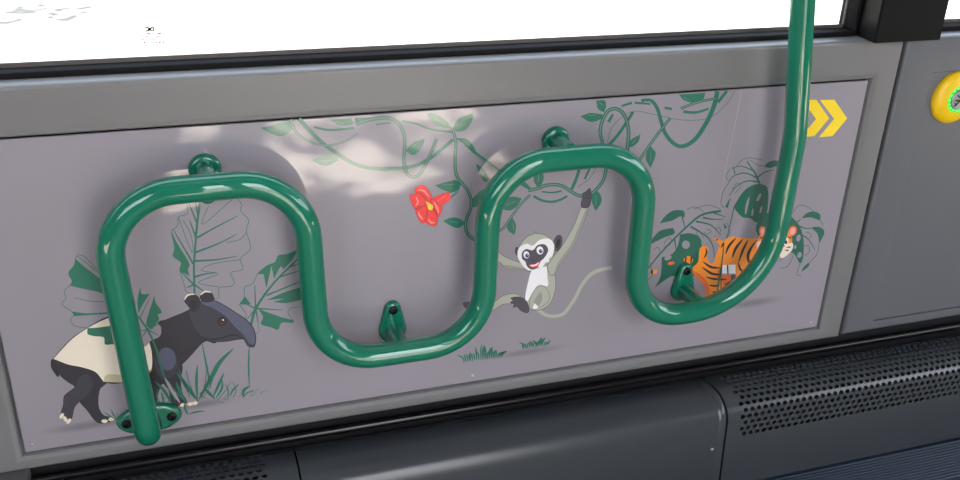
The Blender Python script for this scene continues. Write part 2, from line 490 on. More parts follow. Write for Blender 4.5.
def printed_shade(cx, cy, hw, hz, amount, label):
    c = W(cx, cy, -LAYER * .6)
    v = [c] + [c + Vector((hw * math.cos(k * math.pi / 16), 0, hz * math.sin(k * math.pi / 16))) for k in range(32)]
    o = obj('ground_shade_print', v, [(0, 1 + (k + 1) % 32, 1 + k) for k in range(32)], shade_mat(c, hw, hz, 0, amount), panel)
    o.data.flip_normals(); o['label'] = label
printed_shade(90, 425, .075, .010, .62, 'soft dark oval printed under the tapir hind feet')
printed_shade(203, 404, .050, .009, .6, 'soft dark oval printed under the tapir front feet')
printed_shade(527, 352, .085, .0085, .68, 'soft dark oval printed on the ground below the monkey')
printed_shade(752, 303, .075, .011, .6, 'soft dark oval printed under the tiger')

# ---- tapir
tp = ink()
tp.poly([(87.4, 328), (105, 318), (125, 313), (145, 316), (160, 321), (175, 316), (189, 310), (200, 303), (214, 304), (222, 318), (216.7, 341.7), (206.7, 340.8),
         (200, 345), (193.3, 352.5), (186.7, 359.7), (180.3, 367), (178, 378), (165, 384), (148, 378), (120, 383), (103, 382), (70, 372), (53, 359, 1), (62, 348.7), (72.5, 338)], 'dark', 1, line='black')
tapir = tp.build('tapir_print', panel, 'cartoon tapir with cream saddle and long drooping snout, printed at the left')
ink().poly([(53, 359, 1), (62.2, 348.7), (72.5, 338.3), (87.4, 328), (105, 319), (122, 315), (140, 320), (150, 344), (152.4, 357), (152, 368), (148.4, 375.6), (135, 381), (120.7, 382.4), (103, 381.8, 1),
            (100, 377.3), (94.3, 371.6), (81.7, 367.5), (68, 364.7)], 'cream', 2, line='black', lw=.6).poly([(103, 381.8, 1), (107, 374.5), (122, 375), (140, 374), (152, 368, 1), (148.4, 375.6), (135, 381), (120.7, 382.4)], 'tan', 3).build('saddle', tapir, 'cream saddle patch')
ink().poly([(53, 359, 1), (68, 365), (81.7, 367.8), (94.3, 372), (100, 377.6), (103.5, 382, 1), (107, 382.6), (103, 386), (100, 389), (98.2, 398), (99, 408.3), (103.5, 415.2), (110.4, 417.5), (109.5, 422), (100, 423.2), (94.3, 419.8), (87.4, 410.6), (79.4, 401.4), (77, 394), (74.8, 386.5), (68, 382), (59.2, 374)], 'dark', 4, line='black', lw=.5).build('hind_leg', tapir)
ink().poly([(88, 374), (94, 385), (86, 397), (79, 402), (74.3, 408), (71.4, 418.6), (66, 418), (61, 414), (63.3, 404.9), (64.5, 395.7), (74.8, 387), (78, 378)], 'mid', 5, line='black', lw=.5).build('hind_leg', tapir)
ink().poly([(51.3, 359, 1), (50.7, 364), (51.9, 369), (57.6, 377), (59.4, 373.5), (56, 367), (54.5, 361)], 'black', 5).build('tail', tapir)
ink().poly([(147, 372), (165, 376), (160, 388), (157, 400), (157, 407), (146, 409), (147, 392)], 'black', 3).build('front_leg', tapir)
ink().poly([(158, 368), (181, 364), (180.5, 380), (182, 392), (186.5, 403), (172, 405), (170, 392), (163, 382)], 'dark', 4, line='black', lw=.5).build('front_leg', tapir)
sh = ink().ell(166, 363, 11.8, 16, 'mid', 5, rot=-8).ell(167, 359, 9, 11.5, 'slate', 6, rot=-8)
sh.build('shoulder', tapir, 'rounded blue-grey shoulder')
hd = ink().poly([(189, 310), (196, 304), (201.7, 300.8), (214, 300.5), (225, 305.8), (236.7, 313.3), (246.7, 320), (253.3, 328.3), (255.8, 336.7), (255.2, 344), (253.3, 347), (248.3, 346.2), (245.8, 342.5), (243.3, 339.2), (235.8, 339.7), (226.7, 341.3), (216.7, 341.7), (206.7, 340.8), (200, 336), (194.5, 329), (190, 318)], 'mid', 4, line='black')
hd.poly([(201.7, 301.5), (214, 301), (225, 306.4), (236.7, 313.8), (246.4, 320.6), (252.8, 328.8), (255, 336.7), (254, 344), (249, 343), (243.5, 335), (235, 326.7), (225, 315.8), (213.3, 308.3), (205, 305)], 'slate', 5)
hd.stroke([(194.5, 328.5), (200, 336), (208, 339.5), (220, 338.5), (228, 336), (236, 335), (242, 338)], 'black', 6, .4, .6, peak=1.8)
hd.stroke([(200, 345), (193, 348), (189, 352), (183, 352), (178, 357)], 'black', 6, .4, .5, peak=1.0)
head = hd.build('head', tapir, 'slate head with pale blue-grey snout')
def ear(pts, rim):
    e = ink().poly(pts, 'dark', 6, line='black', lw=.5); e.stroke(rim, 'cream', 8, .6, .5, peak=1.6); e.build('ear', tapir)
ear([(184, 300), (188.3, 295), (195, 294.7), (199.2, 298.3), (200, 304), (197, 310), (192.5, 311.7), (189, 307)], [(184.2, 300), (188, 295), (195, 294.2)])
ear([(200, 296.4), (203.3, 292), (210, 292), (213.7, 296.7), (213, 301), (203, 301.7)], [(200.4, 295), (205, 291.6), (211, 292.3)])
ink().poly([(190.5, 303), (193, 299.5), (196.5, 301), (196, 306), (193, 309)], 'black', 9).build('ear_hollow', tapir)
ink().ell(222.2, 321.2, 5, 4.8, 'black', 7).ell(222.2, 321.6, 2.9, 2.9, 'brown', 8).ell(222.6, 321.2, 1.7, 1.7, 'black', 9).ell(223.2, 320, .8, .8, 'white', 10).build('eye', tapir)
for x, y, r_ in ((61.7, 416, -60), (65.2, 419, 60), (68.8, 421.2, -50), (104.6, 421.2, 0), (111.5, 419, -15), (183, 405, -10), (190.4, 404, -10), (194.6, 403.2, -10)):
    ink().ell(x, y, 3.1 if x > 100 else 3.0, 1.7, 'cream', 7, rot=r_, line='tan', lw=.5).build('toe', tapir)

# ---- jungle leaves round the tapir
G = 'green'
lf = ink()
lf.poly([(171, 231), (176.4, 242), (184, 254), (189.5, 264), (188, 269.4), (189.5, 276, 1), (179.7, 270.5), (180.8, 262.8), (173, 256.3), (174.2, 247.5)], G, 2)
lf.stroke([(200.8, 196), (197.2, 223.4), (195, 249.7), (193.9, 267.2), (194.6, 294)], G, 3, 2.2, 2.0)
for a, b, c in (((197.2, 237.7), (214.7, 227.8), (237.7, 215.8)), ((195.7, 252.3), (216.9, 244.2), (236.6, 234.4)), ((195, 261), (216.9, 259.6), (236.6, 256.3)), ((194.6, 277), (206, 273.8), (215.8, 273))):
    lf.stroke([a, b, c], G, 2, 2.2, .6)
for a, b in (((197.2, 223.4), (187, 199)), ((196, 237.7), (189.5, 220)), ((193.3, 264), (173, 229)), ((194, 284.7), (179.7, 270.5)), ((194, 284.5), (186.3, 288)), ((195, 285), (204, 291.5)), ((198, 215), (195, 199))):
    lf.stroke([a, b], G, 2, 2.0, .7)
for L_ in ([(236.6, 197.6), (241.4, 203.8), (241, 211.4), (248.6, 220), (246.4, 231), (250.4, 248.6), (240.5, 258.5), (242.7, 269.4), (231, 272.7), (234.4, 282.5), (230, 286.5), (219, 288), (218.6, 297.8), (210, 298)],
           [(186.3, 200), (187.4, 213.6), (178.6, 216.9), (177.5, 225.6), (171, 231)], [(178.6, 218), (186, 238), (192.8, 253), (191, 235), (183, 220)],
           [(219, 287), (198.3, 282.5), (218, 273.8), (201.6, 270.5), (212.5, 264), (241, 259.5)], [(208.6, 206), (202.7, 224.5), (233.3, 198.3)], [(226, 242.5), (240, 239.5), (246, 233)], [(179.7, 270.5), (184, 284), (186, 291), (192, 294)]):
    lf.stroke(L_, G, 2, .6)
lf.build('leaf_print', panel, 'large outlined green leaf printed upright above the tapir head')

lf = ink()
lf.poly([(257.5, 273.5), (266.7, 265.5), (274.7, 262), (278.6, 255.2), (287.3, 254), (299, 249, 1), (292, 260, 1), (284, 269, 1), (280.5, 266, 1), (274, 279, 1), (271.5, 266, 1), (266.4, 288, 1), (263.5, 274, 1)], G, 2)
lf.poly([(266.7, 300, 1), (285, 292), (304, 286.5, 1), (304, 299, 1), (287, 303), (273, 302, 1), (284, 298.7, 1)], G, 2)
lf.poly([(258.6, 309, 1), (266.7, 312), (281, 317), (293.7, 320.5), (291.9, 322.8), (281.6, 322.8), (278, 329.7), (271.2, 327.4), (261, 324), (263, 317)], G, 2)
lf.poly([(244.9, 296, 1), (251, 304.5, 1), (239.2, 304.5, 1)], G, 2)
lf.stroke([(250.6, 326), (255.7, 309), (266.7, 291.9), (279.3, 277), (300, 257)], G, 3, 2.8, 1.6)
for p in ((254.7, 285), (246, 304), (247, 319.4), (258.6, 325), (284, 310)): lf.stroke([(255.7, 308.5), p], G, 2, 1.8, .5)
lf.stroke([(266.7, 295.3), (304, 280)], G, 2, 1.8, .8); lf.stroke([(279.3, 277), (302, 270)], G, 2, 1.6, .7); lf.stroke([(288, 268), (302, 262)], G, 2, 1.4, .6)
lf.stroke([(257.5, 273.5), (253, 283), (245, 287.3), (244.5, 295)], G, 2, .6); lf.stroke([(239.2, 304.5), (246, 314), (244, 322)], G, 2, .6); lf.stroke([(302, 307), (291, 308), (288, 313), (293, 320)], G, 2, .5); lf.stroke([(258, 326), (259, 331), (256, 334)], G, 2, .5)
lf.build('leaf_print', panel, 'ribbed green leaf printed between the tapir snout and the rail')

lf = ink()
lf.poly([(75, 258.3, 1), (86.7, 268.6), (99.3, 277.8), (108, 283), (108, 295), (97, 291.6), (82, 288.6), (69.5, 285.4, 1), (71.8, 281), (68.3, 273), (74, 265)], G, 8)
lf.poly([(71.8, 311.5, 1), (87.8, 313.3), (108, 312.3, 1), (108, 314, 1), (90, 315), (74, 316.3, 1)], G, 8)
lf.poly([(87.4, 328.2, 1), (98, 327.5), (116, 325, 1), (118, 345, 1), (113, 344.3), (105, 344.3), (103.8, 337.4), (94.7, 336.2), (87.8, 334)], G, 8)
lf.poly([(95.8, 260.6, 1), (103, 263), (108, 276, 1), (101.6, 272)], G, 8)
for L_ in ([(75, 258.3), (78.6, 254.9), (86.7, 258.3), (101, 274.4)], [(77, 256), (90, 266), (103, 277)], [(69.5, 285.4), (64.2, 291.6), (66, 298.4), (62, 304), (71.8, 311.5)], [(73, 316), (70.6, 320.2), (75.2, 326), (87.5, 328)], [(75, 298), (90, 301), (108, 302)]):
    lf.stroke(L_, G, 8, .6)
lf.build('leaf_print', panel, 'ragged green leaf printed above the tapir rump, left of the rail')

lf = ink()
lf.poly([(118, 290), (131.3, 289.3), (141.7, 287), (150.8, 292.7), (155.4, 301.9), (162.3, 312), (161, 319), (157.7, 323.6), (161, 327), (160, 336), (150.8, 340.8), (144, 346.6), (130, 340), (118, 320)], 'grey', 8)
lf.poly([(140.5, 287, 1), (141.7, 293.8), (149.7, 293.8, 1), (143, 304), (138.2, 313.3, 1), (137.5, 299.6)], G, 9)
lf.poly([(154.3, 296, 1), (155.9, 303), (161.8, 312), (157.7, 314.5), (158.8, 320.2), (152, 329.4, 1), (146.2, 324.8), (149, 312)], G, 9)
lf.stroke([(132, 306), (136.6, 314.5), (147.4, 329.4), (156.6, 350), (164.4, 377.5), (176, 400)], G, 10, 1.6, 2.2)
for p in ((160, 323.6), (140, 331), (142, 337), (158, 335)): lf.stroke([(147.4, 329.4), p], G, 10, 1.4, .5)
lf.stroke([(140, 318), (150, 297)], G, 9.5, 1.0, .4)
lf.build('leaf_print', panel, 'small grey and green leaf on a long stem, overlapping the tapir shoulder')

def grass(blades, label, layer=6):
    g = ink()
    for b in blades:
        pts, w = b[0], b[1]; c = b[2] if len(b) > 2 else G
        g.stroke(pts, c, layer, .5, .3, peak=w, sm=len(pts) > 2)
    g.build('grass_print', panel, label)
grass([([(198, 401), (188, 388), (176.5, 372)], 4.2), ([(197.5, 399), (196.5, 382), (197.4, 365)], 2.8), ([(198, 401), (211, 378), (220, 362), (234, 348)], 4.6),
       ([(202, 343), (207, 368), (211, 388)], 1.8), ([(213, 397), (219, 384), (224, 373)], 2.8), ([(215, 399), (209, 393), (205, 389)], 3.0),
       ([(230, 396), (233, 390), (239, 384)], 1.8), ([(224, 398), (230, 393)], 1.4), ([(243, 397), (244, 390), (250, 386)], 3.2), ([(249.2, 346), (248.6, 366), (249.6, 388)], 1.7), ([(250, 396), (253, 391)], 1.6), ([(252, 396), (258, 389)], 1.8), ([(260, 393), (267, 390)], 1.2),
       ([(185, 400), (180, 391), (176, 382)], 3.4), ([(172, 404), (165, 392), (155, 381)], 3.2), ([(180, 403), (172, 390), (165, 378)], 3.6, 'lgrey'), ([(164, 405), (163, 398), (161, 392)], 2.2),
       ([(189, 414), (196, 412), (205, 411)], 1.7), ([(188, 415), (185, 408), (185, 402)], 2.4), ([(157, 404), (158, 399)], 1.5), ([(218, 402), (224, 403)], 1.4), ([(228, 400), (222, 398)], 1.6), ([(196, 400), (190, 384), (186, 370), (189, 384), (197, 400)], .5), ([(201, 400), (205, 384), (207, 366)], .8), ([(203, 398), (211, 384), (214, 374)], .7), ([(216, 398), (222, 388), (222, 380)], 2.2), ([(217, 400), (226, 390), (231, 381)], .7), ([(228, 399), (228, 390), (225, 383)], 1.2), ([(233, 398), (236, 390), (232, 381)], .7), ([(190, 398), (183, 380), (178, 368)], 1.0), ([(186, 402), (176, 392), (170, 385)], 2.0), ([(160, 404), (157, 396), (158, 388)], 1.4), ([(167, 405), (170, 396), (168, 388)], 1.0), ([(243, 398), (247, 393), (255, 390)], 1.2), ([(239, 397), (243, 391)], 1.2), ([(207, 399), (200, 394), (206, 390)], 1.0)],
      'clump of long green grass blades printed at the tapir front feet', 11)
grass([([(116, 420), (110, 416), (104, 412)], 1.3), ([(117, 420), (113, 414), (111, 409)], 1.4), ([(118, 420), (117, 413)], 1.2), ([(112, 420), (106, 417)], .9), ([(121, 419), (123, 412)], 1.0)], 'tiny grass tuft printed beside the rail foot flange', 8)
def tuft(cx, cy, n, w, h, seed):
    rnd = random.Random(seed); bl = []
    for k in range(n):
        u = (k + .5) / n * 2 - 1; x = cx + u * w; y = cy - u * w * .14 + rnd.uniform(-.6, .6)
        hh = h * (1 - .55 * abs(u)) * rnd.uniform(.6, 1.1)
        bl.append(([(x, y), (x + u * 1.2, y - hh * .6), (x + u * 4 + rnd.uniform(-4, 4), y - hh)], rnd.uniform(1.2, 2.4)))
    return bl
grass(tuft(483, 359.5, 19, 20, 15, 2), 'wider low grass tuft printed below the monkey, left of the other')
grass(tuft(536, 347, 13, 13, 10, 5), 'smaller low grass tuft printed below the monkey, right of the other')

# ---- monkey
mk = ink().poly([(532.7, 268), (546.2, 262), (552.5, 268), (555.6, 280.4), (554.6, 293), (549.4, 304.4), (540, 310), (530.6, 309.6), (525.4, 303.3), (525, 295), (528.5, 282.5)], 'beige', 3, line='mline')
monkey = mk.build('monkey_print', panel, 'cartoon pale monkey with dark face swinging from a vine, printed inside the right loop of the rail')
ink().poly([(532.7, 269), (545.2, 265), (547.5, 278), (547.6, 286), (539, 285), (532.7, 292), (527.5, 301), (525.2, 297), (527.5, 284.6)], 'white', 5).build('belly', monkey)
ink().poly([(529.6, 302), (533.7, 291), (541, 285.6), (547.5, 290), (549.6, 299), (543.5, 305.5), (536, 309), (531, 308.5)], 'beige', 6, line='mline', lw=.5).poly([(534, 303), (537, 296), (541, 292), (542, 300), (538, 306)], 'beiged', 7.2).poly([(533, 308.5), (535, 303.5), (538, 308)], 'white', 7.5).build('thigh', monkey)
ink().stroke([(537, 309.6), (546, 315.4), (554.6, 316.6), (563, 314.4), (567.5, 309.7), (574.8, 299), (582, 285), (590.8, 274.8), (599.6, 270.4), (612, 267.7)], 'beiged', 1, 4.2, 4.6).stroke([(537, 309.2), (546, 315), (554.6, 316.2), (563, 314), (567.5, 309.3), (574.8, 298.7), (582, 284.7), (590.8, 274.5), (599.6, 270), (611.8, 267.5)], 'beige', 2, 2.8, 3.4).build('tail', monkey)
ink().poly([(482, 243), (490, 246), (497.3, 251), (504.6, 256.5), (517, 261.5), (533, 266), (534, 272), (517, 268.5), (508, 269), (502.5, 265), (492, 256), (482, 251)], 'beige', 2, line='mline').poly([(504, 265), (517, 266.5), (533, 270), (534, 272), (517, 268.5), (508, 269)], 'beiged', 3).build('arm', monkey)
ink().poly([(581.5, 207), (574.8, 223.7), (567.5, 237), (559, 250), (548, 264), (550, 275), (554.6, 274), (561.7, 262), (573.3, 247), (582, 226.6), (588.8, 207)], 'beige', 4, line='mline').poly([(586.5, 208), (579, 226), (570, 246), (559, 261), (554, 273), (561.7, 262), (573.3, 247), (582, 226.6), (588.8, 207)], 'beiged', 5).build('arm', monkey)
ink().poly([(582.5, 193.8), (586, 191.6), (589.8, 188.2), (591, 192.3), (591.3, 198), (589.8, 205.4), (586, 208), (581.8, 207), (581.3, 202.5), (582.8, 197.4)], 'mdark', 9, line='black', lw=.5).stroke([(586, 192), (586.4, 197)], 'black', 10, .5).stroke([(589, 191), (589, 197)], 'black', 10, .5).stroke([(583, 198), (590, 198)], 'black', 10, .5).build('hand', monkey, 'dark hand gripping the vine')
ink().poly([(470, 303), (482, 303), (494, 301.5), (502.5, 296), (513, 293.5), (520, 296), (517, 303), (511, 303.6), (502.5, 304.6), (492, 310.5), (480, 311), (470, 309)], 'beige', 2, line='mline').build('leg', monkey)
ink().poly([(511, 298), (519, 297), (525.4, 300), (529, 307.5), (527.5, 312.7), (521, 310.6), (517, 306.5), (513.5, 307.5), (514, 304), (510.4, 302.5), (513, 300.5)], 'mdark', 8.5, line='black', lw=.5).build('foot', monkey)
ink().poly([(463.5, 303), (468, 302), (473, 303), (473, 308), (467, 308.5), (464, 306)], 'mdark', 4, line='black', lw=.5).build('foot', monkey)
mh = ink().poly([(518, 251), (521.3, 243), (527.5, 236.5), (534, 233.8), (534.5, 231.5, 1), (536, 233.6, 1), (544, 234.6), (551.5, 239.8), (554.6, 246), (553, 257), (545, 266), (530, 268), (520, 262)], 'beige', 7, line='mline', lw=.8)
mhead = mh.build('head', monkey)
ink().ell(557.7, 243, 4.2, 8.2, 'mdark', 6, rot=14, line='black', lw=.5).ell(558, 243.5, 2.0, 5, 'black', 8, rot=14).build('ear', monkey)
ink().ell(517.2, 251.4, 2, 4.2, 'mdark', 6, rot=-5, line='black', lw=.5).build('ear', monkey)
fc = ink().poly([(519, 248), (526.5, 243.6), (532.7, 245.6), (540, 239.8), (549.4, 238.8), (554, 245), (552.5, 255.4), (549, 258.5), (549, 262), (545.5, 262.5), (542, 268), (538, 267.5), (531, 270.5), (526, 268.8), (521.3, 263.7), (517.7, 256.5)], 'white', 8.4)
fc.poly([(522.3, 252.3), (526.5, 249), (532.7, 250.2), (538, 245), (545, 244.6), (548.2, 250.2), (544.6, 257.5), (540.5, 261.5), (537.2, 267.8), (531.7, 269.6), (527, 266.3), (525.4, 261.7), (522, 258.5)], 'mdark', 9.5)
fc.poly([(528.8, 265), (534, 264.4), (540.2, 261.5), (538, 266.2), (533.5, 267.9)], 'red', 10.5).poly([(530, 265.2), (535, 264.4), (539, 262.5), (537, 265.2), (533, 266.4)], 'white', 11.5)
fc.stroke([(531, 259.5), (532.5, 260.5), (534.5, 259.5)], 'black', 10.5, .6)
fc.build('face', monkey, 'white-ringed dark smiling face')
for x, y, a, b in ((526.4, 254.8, 2.9, 3.6), (540, 250.4, 3.4, 4.1)):
    ink().ell(x, y, a, b, 'white', 10.5, rot=-10).ell(x + .7, y + .8, 1.9, 2.1, 'blue', 11.5).ell(x + .8, y + .9, 1.1, 1.2, 'black', 12.5).ell(x + 1.3, y + .2, .5, .5, 'white', 13.5).build('eye', monkey)

# ---- vines and leaves along the top
def vine(strokes, label, layer=2):
    g = ink()
    for s_ in strokes:
        pts, w = s_[0], s_[1]; w2 = s_[2] if len(s_) > 2 and s_[2] is not None else w; gap = len(s_) > 3 and s_[3]
        g.stroke(pts, G, layer, w, w2)
        if gap: g.stroke(pts, 'grey', layer + 1.2, .7, .5)
    g.build('vine_print', panel, label)
vine([([(290.6, 119.5), (295.3, 131), (303.8, 138.5), (315, 143.5), (328, 145.4), (343, 142), (358, 133.5)], 3.4, 1.2, True)], 'short green vine curling below the first leaf at the top left')
vine([([(299, 119), (311, 132), (322.5, 143), (335.6, 152.5), (348.8, 161), (362, 166.6), (375, 168.6), (387, 169), (403.8, 167.8), (418.8, 164.4), (432, 157), (445, 146.6), (453, 139.5)], 4.2, 3.2)], 'long green vine sagging in a wide curve at the top left')
vine([([(356, 124), (367.5, 120.3), (381, 117.9), (390.6, 118.6), (399, 124), (403.8, 134.4), (404.7, 147.5), (403.8, 160.6), (406.6, 172.8), (413, 177.2), (420.6, 172.8), (428, 159.7), (436.6, 139)], 4.0, 3.2, True), ([(376, 124.6), (391, 122.6)], 2.0, 1.2), ([(402, 121), (417, 124), (432, 129.7), (453, 132)], 1.6, 2.2), ([(314, 127), (330, 130), (354.4, 128)], 2.0, 2.6)], 'green vine dropping in a hanging loop above the flower')
vine([([(452.5, 128), (456, 143.8), (455, 157), (455.6, 171), (458.4, 178.7), (465.6, 187.5), (470.7, 197.7), (470.9, 208), (466.3, 219.6), (465.8, 229.8), (471.5, 237.8), (482, 243)], 3.2, 3.4, True)], 'green vine climbing beside the red flower')
vine([([(465, 144), (477, 154), (490, 163.4), (503, 173), (519, 183), (531, 190)], 2.6, 2.0), ([(463, 142), (478, 157.5), (492, 167)], .6, .5)], 'straight green tendril passing behind the right rail loop')
vine([([(530.3, 194.7), (520, 205), (510.6, 218), (503, 228.4), (494, 233)], 2.6, 2.6, True), ([(528, 190.5), (538.8, 188.2), (544.6, 185.7), (554.8, 184.6), (563.5, 186.5), (572.3, 192.3), (581, 196), (591.3, 193.8), (600, 185), (604.6, 176.3), (606, 160), (600, 133)], 3.6, 3.4, True), ([(541.7, 191.6), (551.9, 192.6), (561.4, 191)], 1.4, 2.0), ([(533.6, 196), (541.7, 200.3), (551.9, 201.8), (560.6, 199.6), (567.2, 196)], 2.6, 2.2), ([(571.6, 189.4), (576.7, 177.7), (581, 165), (590, 152)], 3.2, 3.0), ([(584.7, 179.2), (589.8, 168.2), (596, 156)], 2.2, 2.0), ([(578, 187), (590, 178), (597, 165)], .5)], 'looping green vine that the monkey hangs from')
vine([([(600, 132.7), (601.9, 121.9), (607.5, 111.6), (615, 108.6), (622.5, 112.5), (627, 121.9), (628.5, 135), (627, 152)], 3.6, 4.0, True), ([(608.4, 121.9), (613, 114.4)], 3.2, 2.2), ([(606, 148), (617.8, 135), (626.2, 122.8), (633, 112)], 3.0, 3.0)], 'arched green vine right above the right rail loop')
vine([([(641.2, 100.6), (650.6, 100.3), (657, 107.8), (661, 121), (665.6, 134), (675, 144.4), (684.3, 145.9), (695.6, 138.7), (706.8, 121.9), (714.3, 105), (717.4, 91)], 3.2, 4.6), ([(636, 165), (654.3, 138.7), (670.3, 118)], 3.0, 2.8, True), ([(621.5, 106), (631.9, 102.7)], 2.0, 2.6), ([(634.7, 102.7), (650.6, 104)], 2.4, 1.6), ([(664.7, 107.8), (672, 109)], 2.6, 2.2), ([(680.6, 108.6), (697.5, 102.2), (716.2, 98.4)], 3.0, 2.6, True), ([(683.4, 111.6), (695.6, 112.5), (708.7, 108.7)], 3.0, 2.0), ([(718, 102.2), (727, 90.8)], 3.0, 3.0),
      ([(607.5, 142.5), (613, 125.6), (631.9, 111.6), (654, 114.4), (682.5, 120), (708.7, 118), (725.6, 105), (735, 90.5)], .5)], 'green vine sagging in a deep curve at the top right')
def leaf(pts, label, layer=3, vein=True, c=G):
    g = ink().poly(pts, c, layer)
    if vein:
        n_ = len(pts); a = Vector(pts[0][:2]); b = Vector(pts[n_ // 2][:2])
        g.stroke([a.lerp(b, .3), a.lerp(b, .72)], 'grey', layer + 1.2, .3, .3, peak=.8, sm=False)
    g.build('leaf_print', panel, label)
leaf([(260.6, 127.8, 1), (270, 126), (280, 122.6), (291, 121, 1), (292.5, 129), (283, 135.6), (273.8, 134.7)], 'plump green leaf at the top left end of the vines')
leaf([(330, 119.7, 1), (337.5, 125), (348.8, 125.5), (354, 123.4, 1), (351, 118.4, 1)], 'left one of two half leaves cut by the top edge')
leaf([(354.5, 118.3, 1), (357, 124), (364, 121), (371, 117.3, 1)], 'right one of two half leaves cut by the top edge')
leaf([(313, 161, 1), (320.6, 155.3), (335.6, 156), (338.5, 160, 1), (328, 165.6), (318.8, 164.7)], 'pale green leaf under the long sagging vine')
leaf([(405.6, 151, 1), (413, 142.8), (425, 138.6, 1), (421.6, 147.5), (414, 155)], 'green leaf inside the hanging vine loop')
leaf([(427, 114.7, 1), (432, 112.8), (445, 119.4), (452, 128, 1), (441, 127), (432, 122)], 'broad green leaf above the flower, left of a pair')
leaf([(452.5, 130.6, 1), (458, 119.4), (473.4, 112.8, 1), (472, 121), (465.6, 129.7), (458, 131.8)], 'pointed green leaf above the flower, right of a pair')
leaf([(455, 138, 1), (465.6, 138.6), (472, 144), (476.4, 151.4, 1), (466, 145)], 'curled green leaf just right of the climbing vine', vein=False)
leaf([(475.6, 164, 1), (482, 168), (490, 180, 1), (485, 182), (479.7, 173.8)], 'narrow green leaf half behind the right rail loop', vein=False)
leaf([(435, 185.3, 1), (445, 182.4), (455.4, 180.2), (461.5, 184, 1), (458, 189), (451, 191.9), (442.3, 189.7)], 'green leaf directly above the flower tube')
leaf([(443, 221, 1), (449.6, 218), (458, 218), (465.5, 223, 1), (458.3, 228), (451, 226)], 'green leaf right below the red flower')
leaf([(472, 199.4, 1), (478.8, 192), (487, 187.5, 1), (483.5, 201), (474, 207.5)], 'green leaf touching the left side of the right rail loop')
leaf([(499, 208, 1), (503, 200.3), (512.5, 196.6), (522, 198.5, 1), (516, 207), (508.8, 210.6)], 'wide green leaf inside the right loop, at its left')
leaf([(512, 217.5, 1), (516, 224.7), (514.6, 235, 1), (508, 230.3), (507, 223.8)], 'small hanging green leaf above the monkey head')
leaf([(538, 188.5, 1), (533.8, 180.6), (535, 172), (539, 167, 1), (543.6, 175), (542.5, 182.5)], 'upright green leaf under the top of the right loop')
leaf([(516, 179, 1), (525.6, 182.5), (532, 189.4, 1), (523.8, 186.4)], 'slim green leaf inside the right loop, next to the upright one', vein=False)
leaf([(596.4, 190, 1), (600.7, 195.2), (601.3, 202.5), (595.6, 211, 1), (592, 202.5), (592, 194)], 'hanging green leaf beside the monkey hand')
leaf([(596.2, 100.6, 1), (604.7, 100.4), (606, 106.9), (603.9, 112.4, 1), (598, 108.7)], 'upright green leaf at the vine arch, upper of two')
leaf([(580.3, 116.2, 1), (590.6, 112.9), (602.8, 114.4, 1), (601, 119), (590.6, 121.9)], 'level green leaf at the vine arch, lower of two')
leaf([(628, 147.4, 1), (631, 139.7), (640.4, 134.4, 1), (638.4, 141.5), (632.8, 146.4)], 'green leaf rising at the right foot of the vine arch')
leaf([(650.6, 146.2, 1), (655.7, 153.7), (650.6, 168, 1), (645.9, 159.4), (646.9, 151.9)], 'hanging green leaf right of the right rail loop')
leaf([(679, 94.6, 1), (684.3, 100.3), (693.7, 102.7), (703, 99.4), (705.3, 92.8, 1)], 'half green leaf cut by the top edge at the right')

# ---- flower
fl = ink().poly([(433.5, 198.4), (442.3, 194), (449.8, 192, 1), (448.8, 195.2, 1), (452, 197.6, 1), (443.7, 204.3), (438, 207)], 'red', 3, line='dred', lw=.5)
fl.poly([(415.5, 188), (420, 186), (425, 187), (432, 197), (439, 204), (441, 208), (438, 215), (436.5, 224), (429.5, 224), (423, 222), (418.5, 217), (416, 209), (412, 204), (410.5, 196), (416, 194)], 'red', 3.6)
fl.stroke([(436, 202), (446, 195.5)], 'pink', 4.5, .5, .5, peak=1.6, sm=False)
fl.stroke([(448, 192.5), (455, 191), (460, 188)], 'green', 2.5, 1.6, .8).stroke([(451, 197), (456, 193), (459, 190)], 'green', 2.5, 1.4, .6)
flower = fl.build('flower_print', panel, 'red trumpet flower with yellow centre printed left of the right rail loop')
for pts, hl in (([(415.3, 188.2), (419, 185.7), (424.8, 186), (429.2, 191.9), (432.4, 198.6), (428, 201), (420.4, 194), (415.3, 191.9)], [(418, 190), (424, 191), (429, 197)]),
                ([(409.9, 195.5), (414.6, 194), (420.4, 193.3), (427.5, 200.6), (423.3, 206), (416, 209.4), (412.4, 204.3)], [(416, 197), (418, 202), (415.5, 206)]),
                ([(416, 209.4), (423.3, 206.2), (428, 209), (426.2, 218), (422.6, 223.2), (418.2, 218)], [(418, 211.5), (420, 216), (423, 219.5)]),
                ([(427.7, 209.4), (434.3, 208.8), (437.2, 216.6), (436.2, 225.4), (429.2, 224.7), (426, 220.3)], [(428.5, 219), (431, 222.5), (435, 222.5)]),
                ([(431.3, 199.2), (435, 199.9), (438.6, 205), (442.3, 207.9), (438.6, 216.8), (435, 212.3), (431.8, 205)], [(433.5, 202), (437, 207.5), (438.6, 213)])):
    ink().poly(pts, 'red', 5, line='dred', lw=.6).stroke(hl, 'pink', 6.5, .6, .6, peak=1.9).build('petal', flower)
st = ink()
for k in range(9):
    a = R(40 * k + 10); st.stroke([(429.8, 205.5), (429.8 + 5.5 * math.cos(a), 205.5 + 5.5 * math.sin(a))], 'dred', 6.2, 1.0, .3, sm=False)
st.poly([(426, 201.5), (430, 203.5), (433, 206), (432, 210), (428.5, 209.5), (427.5, 206)], 'yellow', 7).build('flower_centre', flower, 'yellow stamens')

